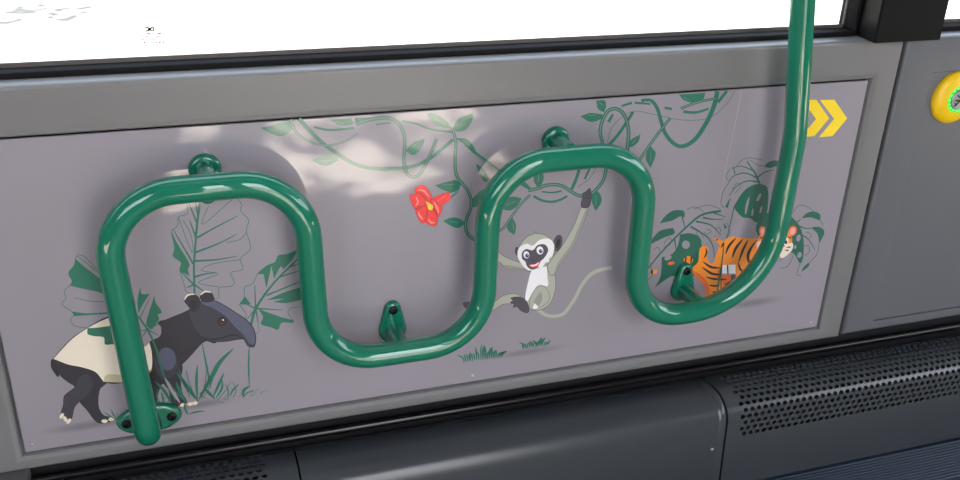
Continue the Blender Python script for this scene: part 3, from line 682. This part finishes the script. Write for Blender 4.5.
# ---- tiger and big leaves at the right
D_ = 'dgreen'
def slit(g, items, layer):
    for pts, w in items: g.stroke(pts, 'grey', layer, w * .5, .3, peak=w)
ms = ink()
ms.stroke([(646, 271), (662.9, 250.5), (685.9, 227.5), (701.9, 214.9), (721, 211)], D_, 4, 1.2, 2.4)
ms.poly([(659.5, 223.4, 1), (666.4, 214.9), (674.4, 210.3), (683.6, 211), (684.9, 217.4, 1), (680, 216.5), (672, 220.6)], D_, 3)
ms.poly([(648, 244, 1), (658.3, 232), (666, 229), (673.3, 228, 1), (674.4, 233.6), (664, 237.6), (650, 244.5, 1)], D_, 3)
ms.poly([(680, 234.4, 1), (690.5, 233.3), (700.8, 239), (700.8, 255), (697.3, 271), (690, 279), (680, 280), (672, 276), (655, 287.2, 1), (660.6, 275.7), (661.8, 257.3, 1), (672, 254), (678, 245)], D_, 3)
ms.ell(685.9, 244.7, 4.0, 4.2, 'grey', 4.5).ell(668, 257.8, 3.8, 2.4, 'grey', 4.5, rot=-20)
for L_, w in (([(682, 216), (685, 228)], 1.6), ([(690.5, 226.5), (700, 232), (708.8, 238.5), (713, 247), (714.5, 257.3)], 1.9), ([(696, 221.4), (711, 225.2), (721, 235)], 1.9), ([(703, 217.6), (714, 219.4), (724, 219)], 1.9), ([(674.4, 239), (676.7, 252)], 1.6), ([(714, 213), (726, 217)], 1.5)):
    ms.stroke(L_, D_, 4, w, .5)
ms.poly([(723.5, 222.5, 1), (727, 227.8, 1), (724.5, 228.6, 1)], D_, 3)
for L_ in ([(687, 209), (696, 207), (704, 212)], [(694, 209), (708, 205), (720, 209)], [(727, 223), (730, 232), (726, 238)], [(704, 238), (700, 232), (696, 233), (700, 238)], [(718, 240), (722, 250), (716, 258)], [(650, 262), (652, 275), (648, 280)], [(664, 244), (668, 238), (672, 241), (668, 246), (664, 246)], [(715, 230), (719, 227), (721, 232)], [(706, 229), (711, 231), (708, 234), (704, 232)], [(654, 250), (658, 247), (660, 252)]):
    ms.stroke(L_, D_, 3, .5)
ms.build('monstera_leaf_print', panel, 'big holed green leaf printed at the left of the tiger')

ms = ink()
ms.poly([(733.3, 207, 1), (743.3, 191.7), (753.3, 185), (763.3, 184.6), (768, 190), (768, 206), (764, 221), (756.7, 222.7), (750, 218.3), (741.7, 216.7)], D_, 3)
slit(ms, [([(745.5, 214), (747, 205), (749.5, 196.5)], 2.4), ([(752, 216), (753, 208)], 2.0), ([(757, 201), (761, 193)], 3.0), ([(760, 213), (762, 206)], 2.2)], 4.5)
ms.poly([(725, 207, 1), (730.5, 197, 1), (728, 208, 1)], D_, 3)
ms.poly([(764, 166.5, 1), (768, 162.5), (775, 160.4), (783, 163), (783, 170, 1), (776, 166.5), (770, 168)], D_, 3)
ms.stroke([(760, 185), (756, 175), (751.7, 168.3), (747, 161)], D_, 4, 2.2, 1.0)
for L_, w in (([(757, 178), (745, 173), (733, 176.5), (728, 184)], 1.5), ([(758, 182), (747, 181), (737, 186), (729, 196)], 1.5), ([(754, 171), (741, 166), (732, 169)], 1.2), ([(758, 177), (765, 172), (774, 170)], 1.5), ([(735, 174), (733, 166)], 1.2)):
    ms.stroke(L_, D_, 4, w, .5)
for L_ in ([(728, 184), (723, 192), (721, 203), (724, 208)], [(737, 166), (742, 160), (750, 158), (762, 160)], [(732, 190), (737, 183), (741, 186), (735, 193)], [(750, 160), (758, 165), (764, 166)], [(730, 169), (726, 176), (729, 181)]):
    ms.stroke(L_, D_, 3, .5)
ms.stroke([(734, 208), (730, 225), (727, 238)], D_, 2, 1.0, .8)
ms.build('monstera_leaf_print', panel, 'big holed green leaf printed above the tiger back')

ms = ink()
ms.poly([(764, 216), (774, 209), (786, 212), (793, 218), (800, 226.7), (803.5, 240), (803.3, 256.7), (800, 263.5), (795, 255), (789, 252), (780, 256), (768, 250), (757, 233), (757, 224)], D_, 2)
ms.poly([(801.7, 218.3, 1), (806, 213.5), (813.3, 211.4), (819.5, 214), (819.8, 220), (811, 217.5)], D_, 3)
ms.poly([(812, 228), (816, 226.6), (822, 228.3), (824.3, 233.3), (819.3, 243.5, 1), (817.5, 234)], D_, 3)
ms.poly([(801.4, 272, 1), (804, 266.5), (809.6, 262, 1), (808.5, 266.5)], D_, 3)
ms.ell(798.5, 238, 2.2, 3.6, 'grey', 4, rot=12).ell(799.5, 255, 2.2, 3.0, 'grey', 4, rot=20).ell(795, 247, 1.5, 2, 'grey', 4)
for L_, w in (([(799, 226), (806, 228.5), (814, 228)], 1.5), ([(802, 235), (809, 240), (815, 250)], 1.4), ([(797, 222), (801, 219)], 1.3)):
    ms.stroke(L_, D_, 4, w, .5)
for L_ in ([(792, 214), (798, 206), (806, 206), (813, 211)], [(819, 244), (817, 254), (810, 262)], [(806, 232), (811, 234), (810, 238)], [(800, 264), (797, 274), (801, 276)], [(793, 256), (788, 266), (781, 268)], [(804, 246), (809, 246), (809, 252), (805, 256)], [(820, 220), (823, 225)], [(786, 254), (779, 262)]):
    ms.stroke(L_, D_, 3, .5)
ms.build('monstera_leaf_print', panel, 'big holed green leaf printed behind the tiger head')

tg = ink().poly([(720, 246), (731, 236.8), (742, 238), (755, 238.5), (766, 240), (776, 248), (774, 262), (764, 278), (750, 290), (738, 296), (730, 297), (722, 294), (716, 280), (714, 264)], 'orange', 5)
tg.poly([(738, 292), (752, 282), (764, 268), (772, 254), (774, 262), (764, 278), (750, 290), (740, 296)], 'orange2', 6)
tiger = tg.build('tiger_print', panel, 'cartoon striped tiger half hidden behind the rail, printed at the right')
ink().poly([(699.6, 249.3), (704.2, 245.6), (708.5, 248.2), (707, 257), (711, 264), (718, 258), (726, 262), (724, 276), (721.4, 287), (719, 298), (710, 298), (708.8, 289.4), (704, 279.5), (696, 273.4), (690, 270), (698, 262)], 'orange', 6).poly([(690, 270), (698, 273), (705, 279), (709.5, 289), (710, 298), (707, 298), (704, 286), (697, 278)], 'orange2', 7).build('hind_leg', tiger)
ink().poly([(714, 239.2), (717, 238.4), (726, 241.6), (730, 240, 1), (722, 256), (716, 264), (720, 250), (721, 246.5)], 'orange', 7).build('hind_leg', tiger)
tl = ink().ell(688.4, 260, 4.6, 4.0, 'orange', 6).stroke([(686, 256.5), (685.2, 263)], 'black', 7.2, 1.8, 1.4).stroke([(691.5, 257), (690.8, 263)], 'black', 7.2, 1.6, 1.2)
tl.poly([(668, 263), (673, 261.4), (674.6, 263.6), (669, 265)], 'orange2', 6).poly([(651, 270.5), (656.8, 270), (656.5, 273), (652, 274)], 'orange', 6).poly([(651, 270.5), (653, 270.2), (652.6, 274), (650.8, 272.8)], 'black', 7)
tl.build('tail', tiger, 'orange tail showing through holes of the leaf')
ink().poly([(722.5, 265.5), (735.5, 265, 1), (736.5, 274), (738.5, 284), (733, 290), (726, 288), (721, 280), (716, 276)], 'orange2', 8).poly([(722.5, 265, 1), (735.5, 264.6, 1), (735.8, 274.5, 1), (722, 274.5, 1)], 'white', 9, sm=False).stroke([(727.5, 265), (728, 274.5)], 'black', 10.2, 1.4).stroke([(722, 274), (735.8, 274)], 'beige', 10, 1.0).stroke([(719, 280), (727, 279)], 'black', 10, .4, .4, peak=1.4).stroke([(724, 285), (732, 281)], 'black', 10, .4, .4, peak=1.4).poly([(731, 275), (735.5, 275), (735, 282), (731.5, 281)], 'mdark', 10.5).build('front_leg', tiger)
ink().poly([(727, 293), (733, 289), (741, 291), (738, 297), (729, 299)], 'cream', 7.5).build('paw', tiger)
for k, (pts, w) in enumerate([([(736, 238), (729, 246), (725.6, 254)], 2.4), ([(743, 239), (736, 248), (732, 258)], 2.6), ([(748, 240), (743, 250), (738.6, 262)], 2.4), ([(757, 239.5), (750, 250), (748, 258), (751, 267)], 3.0), ([(764, 241), (758, 252), (757, 262)], 2.4), ([(738, 262), (741, 270), (748, 274)], 2.0), ([(703, 261.5), (711, 267), (720.5, 268)], 2.4), ([(702, 267), (712, 273.6), (722, 274.6)], 2.4), ([(706, 277), (714, 279), (720, 279)], 2.0), ([(709, 285), (715, 286), (720, 285)], 1.8), ([(711, 292), (716, 292), (719, 291)], 1.6), ([(706, 248), (706.5, 253), (704, 258)], 1.6), ([(724, 242), (721, 248)], 1.6), ([(716, 240.5), (718, 239)], 1.4)]):
    ink().stroke(pts, 'black', 8.5, .5, .4, peak=w).build('stripe', tiger)
ink().stroke([(724, 243), (722, 262), (719, 280), (716, 299)], D_, 12, 1.0, 1.8).stroke([(722, 262), (721, 280), (722, 297)], D_, 12, .8, 1.4).build('stem_print', panel, 'thin green stems printed across the tiger hind leg')
th = ink().poly([(764, 230), (770, 226.5), (778, 226), (786, 228), (791, 236), (791.5, 244), (787, 252), (779, 257), (770, 256), (761, 250), (759, 242), (760, 235)], 'orange', 10, line='orange2', lw=.6)
thead = th.build('head', tiger, 'orange tiger head facing out, partly behind the rail')
def tear(c, rot):
    ink().ell(c[0], c[1], 4.0, 5.4, 'orange2', 9.5, rot=rot).ell(c[0], c[1] + .3, 2.6, 3.8, 'rosy', 11, rot=rot).build('ear', tiger)
tear((763, 231.5), -15); tear((792.6, 231), 25)
ink().poly([(757, 243), (761, 241), (764, 247), (765, 254), (760, 252), (758, 256), (757, 249)], 'cream', 11.5).poly([(784, 247), (790, 243), (793, 244), (792, 250), (786, 256), (781, 258), (780, 252)], 'cream', 11.5).ell(773, 251, 7.5, 5, 'cream', 11.2).build('cheek_fur', tiger)
for x in (768.5, 785.6):
    ink().ell(x, 241.2, 2.8, 4.2, 'white', 12, rot=8).ell(x + .3, 242.2, 1.5, 2.0, 'black', 13).build('eye', tiger)
ink().poly([(771, 246), (777, 245.6), (774, 249)], 'rosy', 12.6).stroke([(774, 249), (774, 252), (779, 254)], 'black', 12.6, .7).build('nose', tiger)
for pts in ([(774, 227), (774.5, 233)], [(779, 227), (778, 232)], [(791, 238), (787.5, 236.5)], [(790.5, 247), (786, 247.5)], [(788.5, 250.5), (784.5, 250)], [(760, 238), (764, 237)]):
    ink().stroke(pts, 'black', 12.2, 1.6, .4, sm=False).build('stripe', tiger)

# ---- yellow double arrow and film seam
for dx in (0, -18):
    ink().poly([(820 + dx, 100.0), (834.3 + dx, 99.7), (847.3 + dx, 118.4), (832.3 + dx, 136.2), (819 + dx, 137.2), (834.2 + dx, 119)], 'chev', 2, sm=False).build('chevron_print', panel, 'yellow right-pointing chevron beside the upright rail, ' + ('right one' if dx == 0 else 'left one'))
ink().stroke([(741.8, 89.5), (737, 115), (727.3, 160), (712, 240)], 'seam', 1, .7, .3, sm=False).build('film_seam', panel, 'thin pale joint line running down the printed film')
for x, y in ((32.4, 444.5), (472.5, 375.3), (811, 322)):
    bm = bmesh.new(); c = W(x, y, 0); lathe(bm, c, [(.0019, -.001), (.0019, .0004), (.0012, .0007), (0, .0008)], 12)
    bm_obj('rivet', bm, M_STEEL, panel, smooth=True)

# ------------------------------------------------------------------ green grab rail
RD, RR = .055, .0160
LEG = [-.072, .150, .374, .597, .823]
ZT, ZB = Z(-.4115), Z(-.6745)
rail = tag(empty('grab_rail', (LEG[0], 0, Z(-.746))), 'glossy green tubular grab rail bent in two loops, rising to a post at right', 'grab rail')
ZT2 = ZT - .006
pts = [(LEG[0] + .0075, -.003, Z(-.746)), (LEG[0] + .0075, -RD, Z(-.746)), (LEG[0] - .0095, -RD, ZT - .003), (LEG[1] - .006, -RD, ZT - .003), (LEG[1] + .002, -RD, ZB + .0045), (LEG[2] - .001, -RD, ZB + .0045), (LEG[2] + .001, -RD, ZT2), (LEG[3] - .002, -RD, ZT2), (LEG[3] + .001, -RD, ZB), (LEG[4] - .006, -RD, ZB), (LEG[4] - .003, -RD, Z(-.41)), (LEG[4] - .030, -RD, Z(-.22)), (LEG[4] - .16, -RD, 2.1)]
rads = [0, .024, .078, .078, .078, .078, .078, .078, .078, .126, .25, .4, 0]
bm = bmesh.new(); tube(bm, fillet(pts, rads, 12), RR, 28)
bm_obj('tube', bm, M_GREEN, rail, smooth_angle=50)

def flange(c, ang, two=False):
    """cast mounting foot: rounded teardrop plate lying on the panel, screw at the pointed end(s); ang = direction of the screw"""
    d = Vector((math.cos(ang), 0, math.sin(ang))); u = Vector((-math.sin(ang), 0, math.cos(ang)))
    L_, r0, r1 = (.028, .0225, .0125) if two else (.033, .0190, .0110)
    def outline(e, y):
        out = []
        if two:
            for k in range(40):
                a = 2 * math.pi * k / 40
                out.append((c + d * ((L_ + r1 + e) * math.copysign(abs(math.cos(a)) ** .85, math.cos(a))) + u * ((r0 + e - .001) * math.copysign(abs(math.sin(a)) ** 1.15, math.sin(a)))) + Vector((0, y, 0)))
        else:
            be = math.asin((r0 - r1) / L_)
            for k in range(21):
                a = math.pi / 2 - be + (math.pi + 2 * be) * k / 20
                out.append(c + (d * math.cos(a) + u * math.sin(a)) * (r0 + e) + Vector((0, y, 0)))
            for k in range(15):
                a = -math.pi / 2 + be + (math.pi - 2 * be) * k / 14
                out.append(c + d * L_ + (d * math.cos(a) + u * math.sin(a)) * (r1 + e) + Vector((0, y, 0)))
        return out
    bm = bmesh.new(); rings = [[bm.verts.new(p) for p in outline(e, y)] for e, y in ((0, -.0009), (.0003, -.004), (-.0008, -.0068), (-.003, -.0085), (-.0055, -.0090))]
    n_ = len(rings[0])
    for a, b in zip(rings, rings[1:]):
        for k in range(n_): bm.faces.new((a[k], a[(k + 1) % n_], b[(k + 1) % n_], b[k]))
    bm.faces.new(rings[-1])
    f = bm_obj('mounting_flange', bm, M_GREEN, rail, smooth_angle=60)
    for s_ in ((1, -1) if two else (1,)):
        sc = c + d * L_ * s_ + Vector((0, -.0088, 0))
        bm = bmesh.new()
        lathe(bm, sc, [(.0064, -.001), (.0064, .0012), (.0058, .0022), (.0040, .0028), (.0030, .0028), (.0028, .0008), (0, .0008)], 20)
        bm_obj('screw', bm, M_SCREW, f, label='black socket screw', smooth_angle=50)
    return f
def strut(x, z):
    bm = bmesh.new(); tube(bm, [(x, -.006, z), (x, -.0075, z), (x, -.030, z), (x, -RD + .004, z)], [.0135, .0115, .0115, .0115], 24)
    bm_obj('strut', bm, M_GREEN, rail, smooth_angle=50)
for x, z, a in ((.036, ZT, -90), (.261, ZB + .009, 90), (.484, ZT, -90), (.708, ZB + .009, 90)):
    strut(x, z); flange(Vector((x, 0, z)), R(a))
flange(Vector((LEG[0] + .0085, 0, Z(-.748))), R(1), two=True)

# ------------------------------------------------------------------ stop button
bc = W(953, 97.0, -.0024)
btn = tag(empty('stop_button', bc), 'round yellow stop button with green light ring on the right wall hatch', 'button')
bm = bmesh.new(); lathe(bm, bc, [(.0405, 0), (.0405, .003), (.0385, .0062), (.033, .0095), (.025, .0125), (.0212, .0132), (.0205, .0120), (.0205, .004)], 48)
bm_obj('housing', bm, M_YEL, btn, label='yellow domed plastic ring', smooth_angle=40)
bm = bmesh.new(); lathe(bm, bc, [(.0207, .009), (.0207, .0122), (.0195, .0130), (.0165, .0130), (.0158, .0122), (.0158, .009)], 40)
lr = bm_obj('light_ring', bm, M_LED, btn, label='glowing green light ring', smooth_angle=40)
for k in range(16):
    a = 2 * math.pi * k / 16; c = bc + Vector((.0181 * math.cos(a), -.0128, .0181 * math.sin(a)))
    bm = bmesh.new(); lathe(bm, c, [(.0014, 0), (.0014, .0005), (0, .0009)], 8); bm_obj('light_dot', bm, M_LED2, lr, smooth=True)
bm = bmesh.new(); lathe(bm, bc, [(.0157, .008), (.0157, .0140), (.0145, .0152), (.0030, .0158), (0, .0158)], 36)
cp = bm_obj('metal_cap', bm, M_CAP, btn, label='brushed metal push cap', smooth_angle=40)
bm = bmesh.new()
def bar(p, q, w):
    p, q = Vector(p), Vector(q); d = (q - p).normalized(); n = Vector((-d.y, d.x)) * w / 2; y = bc.y - .0166
    vs = []
    for yy_ in (y, y + .0012):
        vs.append([bm.verts.new((bc.x + a.x, yy_, bc.z + a.y)) for a in (p + n, q + n, q - n, p - n)])
    bm.faces.new(vs[0]); 
    for k in range(4): bm.faces.new((vs[0][k], vs[0][(k + 1) % 4], vs[1][(k + 1) % 4], vs[1][k]))
bar((-.0075, .0075), (.0005, .0012), .0018); bar((-.0005, .0012), (.0065, .0072), .0018); bar((-.009, -.0005), (.006, -.0005), .0026)
bar((-.0085, -.0095), (-.001, -.001), .0018); bar((0, -.001), (.006, -.009), .0018); bar((-.0095, -.0050), (-.0065, -.0062), .0016)
bm_obj('cap_symbol', bm, M_BLACK, cp, label='raised black symbol on the cap')

# ------------------------------------------------------------------ black pipe and heater covers
bm = bmesh.new(); tube(bm, [(-.212, -.001, Z(-.818)), (.6, -.001, Z(-.818)), (2.2, -.001, Z(-.818))], .0062, 20)
tag(bm_obj('black_pipe', bm, M_PIPE, smooth_angle=50), 'thin glossy black pipe running in the gap below the grey wall', 'pipe')

PROF = [(.010, -.8420), (-.001, -.8352), (-.014, -.8318), (-.030, -.8295), (-.046, -.8292), (-.058, -.8315), (-.068, -.8360), (-.0762, -.8425), (-.0820, -.8505), (-.0850, -.8600), (-.0862, -.8720), (-.0870, -.8900), (-.0890, -.9250), (-.0925, -.985)]
acc = [0.0]
for a, b in zip(PROF, PROF[1:]): acc.append(acc[-1] + math.hypot(b[0] - a[0], b[1] - a[1]))
def prof_at(s):
    s = min(max(s, 0), acc[-1])
    for i in range(len(acc) - 1):
        if s <= acc[i + 1] + 1e-9:
            t = (s - acc[i]) / (acc[i + 1] - acc[i]); a, b = PROF[i], PROF[i + 1]
            return Vector((0, a[0] + (b[0] - a[0]) * t, Z(a[1] + (b[1] - a[1]) * t)))
def sheet(bm, x0, x1, s0, s1, n=26, off=0.0):
    rows = []
    for k in range(n + 1):
        s = s0 + (s1 - s0) * k / n; p = prof_at(s)
        if off:
            t = (prof_at(s + .003) - prof_at(s - .003)).normalized(); p = p + Vector((0, t.z, -t.y)) * -off
        rows.append([bm.verts.new((x0, p.y, p.z)), bm.verts.new((x1, p.y, p.z))])
    for a, b in zip(rows, rows[1:]): bm.faces.new((a[0], a[1], b[1], b[0]))
ST = acc[-1]
def cover(name_label, x0, x1, grille=None):
    root = tag(empty('heater_cover', ((x0 + x1) / 2, -.045, 0)), name_label, 'heater cover')
    bm = bmesh.new()
    if grille is None: sheet(bm, x0, x1, 0, ST, 44)
    else:
        g0, g1, s0, s1 = grille
        sheet(bm, x0, x1, 0, s0, 8); sheet(bm, x0, x1, s1, ST, 12)
        if g0 > x0 + 1e-4: sheet(bm, x0, g0, s0, s1, 30)
        if g1 < x1 - 1e-4: sheet(bm, g1, x1, s0, s1, 30)
    for x in (x0, x1):                                   # end plates
        vs = [bm.verts.new((x, p[0], Z(p[1]))) for p in PROF] + [bm.verts.new((x, .010, 0))]
        bm.faces.new(vs)
    bmesh.ops.remove_doubles(bm, verts=bm.verts[:], dist=1e-5)
    bm_obj('cover_body', bm, M_COVER, root, smooth_angle=45)
    if grille is not None:
        g0, g1, s0, s1 = grille
        pu, rows = .0118, 12; pv = (s1 - s0) / rows; bm = bmesh.new(); hr = (.0042, .0034)
        ncol = int(round((g1 - g0) / pu)); pu = (g1 - g0) / ncol
        def P3(u, v, dn=0.0):
            p = prof_at(v); return Vector((u, p.y, p.z))
        for r_ in range(rows):
            v0 = s0 + r_ * pv; vc = v0 + pv / 2; odd = r_ % 2
            edges = [g0 + (k + (.5 if odd else 0)) * pu for k in range(ncol + (0 if odd else 1))]
            if odd:
                for a, b in ((g0, edges[0]), (edges[-1], g1)):
                    for h in range(2): bm.faces.new([bm.verts.new(P3(*q)) for q in ((a, v0 + h * pv / 2), (b, v0 + h * pv / 2), (b, v0 + (h + 1) * pv / 2), (a, v0 + (h + 1) * pv / 2))])
            for a, b in zip(edges, edges[1:]):
                uc = (a + b) / 2
                out = [(b, vc), (b, v0 + pv), (uc, v0 + pv), (a, v0 + pv), (a, vc), (a, v0), (uc, v0), (b, v0)]
                ins = [(uc + hr[0] * math.cos(k * math.pi / 4), vc + hr[1] * math.sin(k * math.pi / 4)) for k in range(8)]
                ov = [bm.verts.new(P3(*q)) for q in out]; iv = [bm.verts.new(P3(*q)) for q in ins]
                t = (P3(uc, vc + .002) - P3(uc, vc - .002)).normalized(); nn = Vector((0, -t.z, t.y)) * -.0016
                if nn.z > 0 and nn.y < 0: nn = -nn
                dv = [bm.verts.new(v.co + nn) for v in iv]
                for k in range(8):
                    k2 = (k + 1) % 8
                    bm.faces.new((ov[k], ov[k2], iv[k2], iv[k])); bm.faces.new((iv[k], iv[k2], dv[k2], dv[k]))
        bm_obj('perforated_grille', bm, M_COVER, root, label='grille of small staggered round holes', kind='stuff')
        bm = bmesh.new(); box(bm, x0 + .004, x1 - .004, -.060, .004, .02, Z(-.858)); bm_obj('dark_backing', bm, M_VOID, root)  # near-black backing box, puts the shade behind the holes into colour
    return root
S0, S1 = acc[1] + .010, acc[1] + .010 + .124
cover('slate-grey heater cover at the lower left, perforated, below the tapir', -.60, .1165, (-.56, .078, S0, S1))
cm = cover('smooth slate-grey heater cover without holes, below the rail', .1190, .7650)
cover('slate-grey heater cover at the lower right with a long perforated grille', .7685, 1.75, (.789, 1.72, S0, S1))
# raised joint rib at the right end of the smooth cover and its screw
bm = bmesh.new()
for a, b in ((.752, .764),):
    rows = []
    for k in range(31):
        s = acc[1] + .004 + (ST - acc[1] - .004) * k / 30; p = prof_at(s); t = (prof_at(s + .003) - prof_at(s - .003))
        t = t.normalized(); nn = Vector((0, -abs(t.z) - 1e-4, abs(t.y))).normalized()
        rows.append([bm.verts.new(Vector((x, p.y, p.z)) + nn * h) for x, h in ((a, 0), (a + .003, .0014), (b - .003, .0014), (b, 0))])
    for r0, r1 in zip(rows, rows[1:]):
        for k in range(3): bm.faces.new((r0[k], r0[k + 1], r1[k + 1], r1[k]))
bm_obj('joint_rib', bm, M_COVER, cm, smooth_angle=60)
bm = bmesh.new(); lathe(bm, W(712, 449, -.0878), [(.0022, -.002), (.0022, .0012), (.0014, .0018), (0, .002)], 12)
bm_obj('screw', bm, M_STEEL, cm, label='small bright screw', smooth=True)

# ------------------------------------------------------------------ unseen ceiling lamps, added as base fill light
for k, (x, y) in enumerate(((.2, -.62), (2.4, -.62))):
    lp = tag(empty('fill_lamp', (x, y, 2.1)), ('long flat unseen fill lamp added at the ceiling above the decorated wall', 'long flat unseen fill lamp added at the ceiling towards the front of the bus')[k], 'lamp', 'added fill lamps')
    bm = bmesh.new(); box(bm, x - .62, x + .62, y - .07, y + .07, 2.075, 2.0995, .006); bm_obj('fill_housing', bm, M_SHELL, lp)
    bm = bmesh.new(); box(bm, x - .60, x + .60, y - .055, y + .055, 2.070, 2.0755, .002); bm_obj('diffuser', bm, M_FILL, lp)

for o in scene.objects:
    if '_w' in o: del o['_w']
